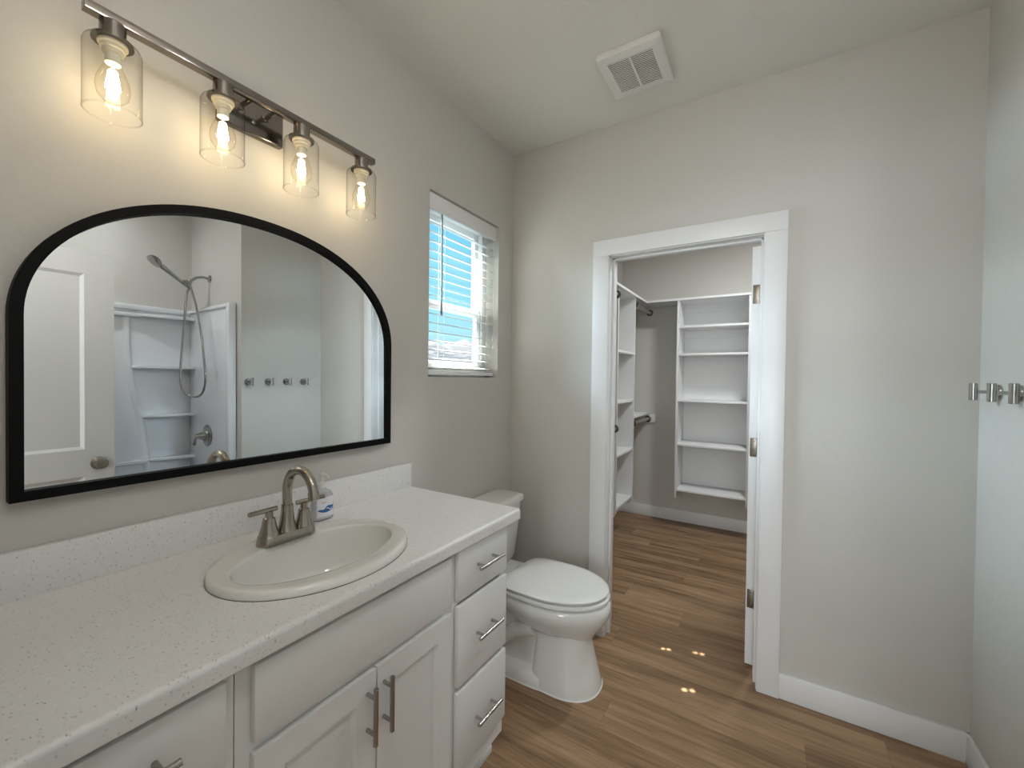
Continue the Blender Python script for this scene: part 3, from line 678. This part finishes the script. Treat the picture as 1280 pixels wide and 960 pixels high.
# ------------------------------------------------------------------ toilet
TY = -0.395
to = thing('toilet', 'white elongated two piece toilet with closed lid beside the vanity', 'toilet', (0.42, TY, 0))
def egg(xb, xf, hw, z, xm=None, p=2.0, n=56, y=TY, pb=None):
    xm = xb+(xf-xb)*0.45 if xm is None else xm; P_ = []
    for i in range(n):
        a = 2*PI*i/n; c_, s_ = math.cos(a), math.sin(a); pp = p if c_ >= 0 else (pb or p)
        L_ = (xf-xm) if c_ >= 0 else (xm-xb)
        P_.append(Vector((xm+L_*math.copysign(abs(c_)**(2/pp), c_), y+hw*math.copysign(abs(s_)**(2/pp), s_), z)))
    return P_
M = MB()
# bowl
M.loft([egg(0.33, 0.700, 0.110, 0.235, pb=2.6), egg(0.30, 0.715, 0.135, 0.262, pb=2.6), egg(0.265, 0.745, 0.168, 0.30, pb=2.6), egg(0.25, 0.764, 0.188, 0.335, pb=2.8), egg(0.25, 0.770, 0.194, 0.36, pb=3), egg(0.25, 0.768, 0.193, 0.380, pb=3), egg(0.252, 0.760, 0.187, 0.391, pb=3), egg(0.262, 0.748, 0.176, 0.3955, pb=3)])
# flared pedestal column
M.loft([egg(0.43, 0.729, 0.143, 0.0, xm=0.56, p=2.3, pb=6), egg(0.43, 0.729, 0.143, 0.012, xm=0.56, p=2.3, pb=6), egg(0.44, 0.714, 0.133, 0.06, xm=0.56, p=2.3, pb=6), egg(0.445, 0.695, 0.121, 0.13, xm=0.56, p=2.3, pb=6), egg(0.45, 0.680, 0.112, 0.20, xm=0.56, p=2.3, pb=6), egg(0.45, 0.672, 0.109, 0.262, xm=0.56, p=2.3, pb=6), egg(0.46, 0.672, 0.110, 0.30, xm=0.56, p=2.3, pb=6)])
# foot at the back
M.loft([egg(0.17, 0.56, 0.150, 0.0, p=5), egg(0.17, 0.56, 0.150, 0.010, p=5), egg(0.175, 0.55, 0.142, 0.045, p=5), egg(0.18, 0.54, 0.115, 0.062, p=5)])
# trapway block under the tank
M.loft([egg(0.15, 0.50, 0.095, 0.05, p=4), egg(0.13, 0.50, 0.098, 0.15, p=4), egg(0.10, 0.50, 0.112, 0.28, p=4), egg(0.06, 0.45, 0.150, 0.36, p=4), egg(0.05, 0.42, 0.165, 0.388, p=5), egg(0.055, 0.40, 0.16, 0.396, p=5)])
# swept trapway ridge on both flanks
for s_ in (-1, 1):
    M.tube([(0.24, TY+s_*0.105, 0.07), (0.29, TY+s_*0.108, 0.16), (0.36, TY+s_*0.110, 0.215), (0.45, TY+s_*0.10, 0.25)], [0.028, 0.032, 0.036, 0.04], 14)
obj('bowl', M, M_china, to, angle=50)
M = MB(); M.loft([egg(0.426, 0.733, 0.147, 0.0005, xm=0.56, p=2.3, pb=6), egg(0.428, 0.731, 0.1445, 0.005, xm=0.56, p=2.3, pb=6)]); M.loft([egg(0.167, 0.563, 0.1535, 0.0005, p=5), egg(0.169, 0.561, 0.1515, 0.005, p=5)]); obj('caulk_line', M, M_caulk, to, label='white caulk line at the floor')
def rect_loop(x0, x1, hw, z, bow=0.0, n=14, r=0.025):
    P_ = []
    for cx_, cy_, a0 in ((x1-r, TY+hw-r, 0), (x0+r, TY+hw-r, PI/2), (x0+r, TY-hw+r, PI), (x1-r, TY-hw+r, 1.5*PI)):
        for i in range(n+1):
            a = a0+PI/2*i/n; x_ = cx_+r*math.cos(a); y_ = cy_+r*math.sin(a)
            P_.append(Vector((x_ + (bow*(1-((y_-TY)/hw)**2) if x_ > (x0+x1)/2 else 0), y_, z)))
    # extra points along the front so the bow shows
    front = [Vector((x1 + bow*(1-((-hw+r+(2*hw-2*r)*k_/10)/hw)**2), TY-hw+r+(2*hw-2*r)*k_/10, z)) for k_ in range(1, 10)]
    return P_ + front
M = MB(); M.loft([rect_loop(0.05, 0.150, 0.185, 0.392, 0.015), rect_loop(0.042, 0.165, 0.200, 0.42, 0.018), rect_loop(0.030, 0.180, 0.217, 0.60, 0.02), rect_loop(0.025, 0.188, 0.223, 0.716, 0.02)]); obj('tank', M, M_china, to, angle=50)
M = MB(); M.loft([rect_loop(0.020, 0.192, 0.228, 0.716, 0.02), rect_loop(0.014, 0.200, 0.236, 0.722, 0.02), rect_loop(0.014, 0.200, 0.236, 0.742, 0.02), rect_loop(0.018, 0.195, 0.231, 0.750, 0.02), rect_loop(0.035, 0.178, 0.214, 0.754, 0.02)]); obj('tank_lid', M, M_china, to, angle=50)
M = MB(); M.cyl((0.186, TY-0.15, 0.665), (0.205, TY-0.15, 0.665), 0.011, seg=16).tube([(0.203, TY-0.15, 0.665), (0.206, TY-0.12, 0.662), (0.206, TY-0.08, 0.655)], [0.006, 0.006, 0.007], 10); obj('flush_lever', M, M_chrome, to, label='chrome flush lever')
M = MB(); M.loft([egg(0.305, 0.742, 0.172, 0.395, pb=4.5), egg(0.300, 0.746, 0.180, 0.405, pb=4.5), egg(0.285, 0.763, 0.197, 0.407, pb=4.5), egg(0.285, 0.763, 0.197, 0.415, pb=4.5), egg(0.292, 0.756, 0.190, 0.421, pb=4.5)]); obj('seat', M, M_seat, to, angle=40)
M = MB(); M.loft([egg(0.310, 0.736, 0.174, 0.421, pb=5), egg(0.304, 0.742, 0.180, 0.430, pb=5), egg(0.290, 0.756, 0.194, 0.432, pb=5), egg(0.290, 0.757, 0.195, 0.438, pb=5), egg(0.300, 0.746, 0.185, 0.443, pb=5), egg(0.33, 0.716, 0.155, 0.446, pb=4)]); obj('lid', M, M_seat, to, angle=40)
for s_ in (-1, 1): M = MB(); M.cyl((0.272, TY+s_*0.075-0.02, 0.415), (0.272, TY+s_*0.075+0.02, 0.415), 0.012, seg=14).box(0.258, 0.29, TY+s_*0.075-0.018, TY+s_*0.075+0.018, 0.396, 0.412, 0.003); obj('seat_hinge', M, M_seat, to)

# ------------------------------------------------------------------ robe hooks
hook_labels = ['chrome robe hook on right wall nearest the room corner', 'second chrome robe hook from the room corner', 'third chrome robe hook from the room corner', 'chrome robe hook on right wall nearest the shower']
for yy, lab in zip((-0.160, -0.300, -0.441, -0.586), hook_labels):
    h = thing('robe_hook', lab, 'hook', (W, yy, 1.36), 'robe hooks in a row on the right wall')
    M = MB(); M.lathe([(0.026, 0), (0.026, 0.006), (0.024, 0.009), (0.008, 0.010)], (W-0.0005, yy, 1.36), (-1, 0, 0), 28); obj('rosette', M, M_chrome, h)
    M = MB(); M.cyl((W-0.008, yy, 1.36), (W-0.058, yy, 1.361), 0.0058, seg=16); obj('post', M, M_chrome, h)
    M = MB(); M.lathe([(0.0098, 0), (0.0108, 0.001), (0.0108, 0.057), (0.0098, 0.058)], (W-0.062, yy, 1.332), seg=24); obj('peg', M, M_chrome, h)

# ------------------------------------------------------------------ closet fittings
SY = 1.885; SX = 0.322
ts = tag(obj('closet_top_shelf', MB().prism([(0.003, 0.118), (0.335, 0.118), (0.335, SY), (1.897, SY), (1.897, 2.197), (0.003, 2.197)], 'z', 2.118, 2.137), M_shelf, origin=(0.5, 1.9, 2.118)), 'white L-shaped top shelf wrapping the closet corner', 'shelf')
cu = thing('closet_shelf_unit', 'white open shelf tower on the closet back wall', 'shelving', (0.91, 2.04, 0.26))
for xx in (0.617, 1.192):
    M = MB(); M.prism([(SY+0.012, 2.118), (SY+0.012, 0.335), (SY+0.03, 0.30), (2.14, 0.262), (2.198, 0.262), (2.198, 2.118)], 'x', xx-0.0095, xx+0.0095); obj('side_panel', M, M_shelf, cu)
for zz in (1.875, 1.625, 1.20, 0.797, 0.378):
    M = MB(); M.box(0.6265, 1.1825, SY+0.014, 2.190, zz-0.0095, zz+0.0095, 0.001); obj('shelf', M, M_shelf, cu)
M = MB(); M.box(0.6265, 1.1825, 2.191, 2.199, 0.30, 2.118); obj('back_panel', M, M_shelf, cu)
M = MB(); M.box(0.6265, 1.1825, 2.182, 2.191, 2.04, 2.118).box(0.6265, 1.1825, 2.182, 2.191, 1.79, 1.8655); obj('cleat', M, M_shelf, cu)
cl = thing('closet_shelf_unit', 'white open shelf tower on the closet left wall', 'shelving', (0.15, 1.36, 0.24))
for yy in (1.135, 1.615):
    M = MB(); M.prism([(0.304, 2.118), (0.304, 0.30), (0.29, 0.272), (0.06, 0.25), (0.002, 0.25), (0.002, 2.118)], 'y', yy-0.0095, yy+0.0095); obj('side_panel', M, M_shelf, cl)
for zz in (1.62, 1.20, 0.765, 0.335):
    M = MB(); M.box(0.002, 0.302, 1.1445, 1.6055, zz-0.0095, zz+0.0095, 0.001); obj('shelf', M, M_shelf, cl)
M = MB(); M.box(0.002, 0.15, 1.1445, 1.6055, 1.866, 1.884, 0.001); obj('shelf', M, M_shelf, cl)
ls = thing('closet_low_shelf', 'short white shelf above the lower closet rod', 'shelf', (0.15, 1.9, 1.04))
M = MB(); M.box(0.003, 0.305, 1.6255, 2.197, 1.040, 1.058, 0.001); obj('shelf', M, M_shelf, ls)
M = MB(); M.box(0.003, 0.365, 2.1845, 2.1985, 0.955, 1.0395, 0.002); obj('cleat', M, M_shelf, ls)
for zz, lab in ((2.068, 'upper nickel closet rod under the top shelf'), (0.992, 'lower nickel closet rod at mid height')):
    r_ = thing('closet_rod', lab, 'closet rod', (0.29, 1.91, zz), 'closet rods on the left side')
    M = MB(); ye = 2.1995 if zz > 1.5 else 2.1842; M.cyl((0.29, 1.627, zz), (0.29, ye-0.003, zz), 0.0155, seg=20); obj('rod', M, M_rod, r_)
    for a, b in ((1.6250, 1), (ye, -1)):
        M = MB(); M.lathe([(0.032, 0), (0.032, 0.006), (0.0225, 0.010), (0.0225, 0.022), (0.017, 0.022)], (0.29, a, zz), (0, b, 0), 24); obj('flange', M, M_bronze, r_, label='dark rod flange')
for zz, lab in ((2.068, 'upper nickel closet rod near the closet doorway'), (0.992, 'lower nickel closet rod near the closet doorway')):
    r_ = thing('closet_rod', lab, 'closet rod', (0.29, 0.62, zz), 'closet rods on the left side')
    M = MB(); M.cyl((0.29, 0.119, zz), (0.29, 1.124, zz), 0.0155, seg=20); obj('rod', M, M_rod, r_)
    for a, b in ((0.1155, 1), (1.1250, -1)):
        M = MB(); M.lathe([(0.032, 0), (0.032, 0.006), (0.0225, 0.010), (0.0225, 0.022), (0.017, 0.022)], (0.29, a, zz), (0, b, 0), 24); obj('flange', M, M_bronze, r_, label='dark rod flange')
cc = thing('closet_fill_light', 'added unseen round ceiling light in the closet', 'ceiling light', (1.45, 1.0, H))  # unseen fixture, added to brighten the closet
M = MB(); M.lathe([(0.15, 0), (0.15, -0.02), (0.14, -0.028), (0.135, -0.022), (0.135, -0.01)], (1.45, 1.0, H), seg=40); obj('housing', M, M_plast, cc)
M = MB(); M.lathe([(0.135, -0.018), (0.11, -0.026), (0.0, -0.028)], (1.45, 1.0, H), seg=40, cap0=True, cap1=False); obj('diffuser', M, M_fillglow, cc)
lamp('closet_fill', 'AREA', CLOSET_POWER, (0.92, 0.96, 1.0), (1.45, 1.0, H-0.035), (0, 0, -1), shape='DISK', size=0.26)

# ------------------------------------------------------------------ unseen globe light added above the entrance to lift walls and ceiling
bcx, bcy, bcz = 1.25, -1.96, 2.33
cc = thing('entry_fill_light', 'added unseen globe light on a short stem near the entrance', 'ceiling light', (bcx, bcy, H))
M = MB(); M.lathe([(0.06, 0), (0.06, -0.012), (0.045, -0.022), (0.012, -0.026), (0.010, -0.29), (0.05, -0.295), (0.05, -0.315)], (bcx, bcy, H), seg=32); obj('stem', M, M_nickel, cc)
M = MB(); M.lathe([(0.11*math.sin(PI*i/20), -0.11*math.cos(PI*i/20)) for i in range(1, 20)], (bcx, bcy, bcz), seg=32); obj('globe', M, M_globefill, cc, angle=80)

# ------------------------------------------------------------------ tub and surround
TBY0, TBY1 = -2.155, -0.632
su = thing('tub_shower', 'white moulded tub with three wall surround and corner shelves', 'bathtub', (2.42, -1.39, 0))
TX0, TX1 = W+0.012, XS-0.002
M = MB()
M.loft([[Vector(p) for p in lp] for lp in (
    [(TX0, TBY0, 0), (TX1, TBY0, 0), (TX1, TBY1, 0), (TX0, TBY1, 0)], [(TX0, TBY0, 0.45), (TX1, TBY0, 0.45), (TX1, TBY1, 0.45), (TX0, TBY1, 0.45)],
    [(TX0+0.012, TBY0+0.01, 0.465), (TX1, TBY0+0.01, 0.465), (TX1, TBY1-0.01, 0.465), (TX0+0.012, TBY1-0.01, 0.465)],
    [(TX0+0.09, TBY0+0.09, 0.465), (TX1-0.09, TBY0+0.09, 0.465), (TX1-0.09, TBY1-0.09, 0.465), (TX0+0.09, TBY1-0.09, 0.465)],
    [(TX0+0.15, TBY0+0.25, 0.10), (TX1-0.15, TBY0+0.25, 0.10), (TX1-0.15, TBY1-0.14, 0.10), (TX0+0.15, TBY1-0.14, 0.10)])], True, True)
obj('tub', M, M_acryl, su)
SZ = 1.945
M = MB(); th_ = 0.028
M.box(XS-th_, XS-0.002, TBY0, TBY1, 0.466, SZ, 0.006)                                   # back panel
M.box(TX0+0.062, XS-th_, TBY1-th_, TBY1, 0.466, SZ, 0.006).box(TX0+0.062, XS-th_, TBY0, TBY0+th_, 0.466, SZ, 0.006)   # end panels
M.box(XS-0.06, XS-th_+0.002, TBY0, TBY1, SZ-0.045, SZ-0.003, 0.012)                    # header ledge
M.box(TX0+0.062, XS-th_, TBY1-0.046, TBY1-th_+0.002, SZ-0.03, SZ-0.003, 0.008)
M.box(TX0+0.055, TX0+0.105, TBY1-0.055, TBY1-0.0, 0.466, SZ, 0.012).box(TX0+0.055, TX0+0.105, TBY0, TBY0+0.055, 0.466, SZ, 0.012)     # front flanges
obj('surround_panel', M, M_acryl, su)
# corner tower with a swept front edge
M = MB(); zz = [0.50 + (SZ-0.10-0.50)*i/16 for i in range(17)]
def tower_y(z):
    u = (z-0.50)/(SZ-0.6); return -0.93 - 0.125/(1+math.exp(-(u-0.50)*9))
loops = []
for z in zz:
    y_ = tower_y(z); loops.append([Vector((XS-th_+0.001, y_-0.030, z)), Vector((XS-th_-0.012, y_-0.016, z)), Vector((XS-th_-0.016, y_, z)), Vector((XS-th_-0.012, y_+0.012, z)), Vector((XS-th_+0.001, y_+0.018, z))])
M.loft(loops); obj('swept_edge', M, M_acryl, su, angle=60)
def corner_shelf(z, back=True):
    y_ = tower_y(max(z, 0.5)); n_ = 14; yr = TBY1-th_; P_ = [(XS-th_+0.002, y_+0.004)]
    for i in range(n_+1):
        u = i/n_; P_.append((XS-th_-0.010 - 0.105*math.sin(PI*(0.12+0.88*u)/2)**0.8 * (1.0 if u < 1 else 1), y_+0.012+(yr-y_-0.012)*u))
    P_.append((XS-th_+0.002, yr+0.002))
    q = MB(); q.prism(P_, 'z', z-0.022, z, 0.005); obj('corner_shelf', q, M_acryl, su)
for z in (1.875, 1.48, 1.105, 0.765): corner_shelf(z)
M = MB(); M.box(XS-0.075, XS-th_+0.002, TBY0+th_, -0.98, 1.845, 1.875, 0.010); obj('ledge', M, M_acryl, su)
M = MB(); M.box(XS-0.085, XS-th_+0.002, TBY0+th_, -0.94, 0.735, 0.765, 0.010); obj('ledge', M, M_acryl, su)

slx, sly = 2.42, -1.45
cc = thing('shower_fill_light', 'added unseen round ceiling light over the tub', 'ceiling light', (slx, sly, H))  # unseen downlight, added to fill the shower alcove
M = MB(); M.lathe([(0.095, 0), (0.093, -0.006), (0.075, -0.008), (0.07, -0.003)], (slx, sly, H), seg=36); obj('trim_ring', M, M_plast, cc)
M = MB(); M.lathe([(0.072, -0.002), (0.0, -0.003)], (slx, sly, H), seg=36, cap0=True, cap1=False); obj('lens', M, M_fillglow, cc)
lamp('shower_fill', 'AREA', SHOWER_POWER, (0.92, 0.96, 1.0), (slx, sly, H-0.012), (0, 0, -1), shape='DISK', size=0.14)

SHX = 2.50; WY_ = TBY1
sh = thing('hand_shower', 'brushed nickel hand shower with looping metal hose', 'shower head', (SHX, WY_, 2.17))
M = MB(); M.lathe([(0.030, 0), (0.030, 0.004), (0.014, 0.012), (0.010, 0.014)], (SHX, YW-0.0005, 2.175), (0, -1, 0), 24)
M.tube([(SHX, YW-0.005, 2.175), (SHX, YW-0.05, 2.18), (SHX, YW-0.09, 2.168), (SHX, YW-0.125, 2.14)], 0.0095, 14); obj('shower_arm', M, M_shower, sh)
bx, by, bz = SHX, YW-0.14, 2.125
M = MB(); M.cyl((bx, by+0.012, bz+0.022), (bx, by-0.008, bz-0.020), 0.017, seg=18).cyl((bx-0.03, by-0.02, bz-0.006), (bx+0.03, by-0.02, bz-0.006), 0.010, seg=14).lathe([(0.013, 0), (0.018, 0.012), (0.018, 0.034), (0.013, 0.04)], (bx, by-0.018, bz-0.03), (0, -0.3, 1), 18); obj('bracket', M, M_shower, sh)
HD = Vector((0.0, -0.80, 0.60)).normalized(); p0 = Vector((bx, by-0.02, bz-0.03))
M = MB(); M.tube([p0 - HD*0.03, p0 + HD*0.05, p0 + HD*0.12, p0 + HD*0.19], [0.010, 0.012, 0.014, 0.018], 16)
hc = p0 + HD*0.235; HN = (HD.cross(Vector((1, 0, 0)))).normalized();  HN = -HN if HN.z > 0 else HN
HN = (HN + Vector((0, -0.1, 0))).normalized()
M.lathe([(0.022, -0.026), (0.042, -0.014), (0.050, 0.0), (0.050, 0.012), (0.046, 0.016), (0.0, 0.017)], hc, HN, 28); obj('spray_handle', M, M_shower, sh)
def cr_spline(P_, n=14):
    P_ = [Vector(p) for p in P_]; out = []
    for i in range(len(P_)-1):
        a, b, c_, d = P_[max(i-1, 0)], P_[i], P_[i+1], P_[min(i+2, len(P_)-1)]
        for k_ in range(n):
            u = k_/n; out.append(0.5*((2*b)+(c_-a)*u+(2*a-5*b+4*c_-d)*u*u+(3*b-a-3*c_+d)*u**3))
    return out + [P_[-1]]
hose = cr_spline([p0-HD*0.03, (bx+0.018, by-0.01, bz-0.10), (bx+0.035, by-0.02, 1.80), (bx+0.045, by-0.04, 1.45), (bx+0.010, by-0.035, 1.29), (bx-0.09, by+0.02, 1.245), (bx-0.19, by+0.03, 1.34), (bx-0.16, by+0.03, 1.60), (bx-0.085, by+0.02, 1.90), (bx-0.040, by+0.005, 2.04), (bx-0.020, by-0.002, bz-0.03)])
M = MB(); M.tube(hose, 0.0078, 12); obj('hose', M, M_shower, sh)
sv = thing('shower_valve', 'brushed nickel round shower valve with lever handle', 'shower valve', (2.47, TBY1-th_, 0.935))
M = MB(); M.lathe([(0.082, 0), (0.082, 0.004), (0.070, 0.010), (0.045, 0.013), (0.040, 0.022)], (2.47, TBY1-th_-0.0005, 0.935), (0, -1, 0), 36); obj('trim_plate', M, M_shower, sv)
M = MB(); M.lathe([(0.032, 0), (0.028, 0.03), (0.020, 0.045), (0.018, 0.060), (0.0, 0.062)], (2.47, TBY1-th_-0.02, 0.935), (0, -1, 0), 24).tube([(2.47, TBY1-th_-0.066, 0.935), (2.49, TBY1-th_-0.074, 0.91), (2.50, TBY1-th_-0.078, 0.865)], [0.011, 0.009, 0.011], 14); obj('lever', M, M_shower, sv)
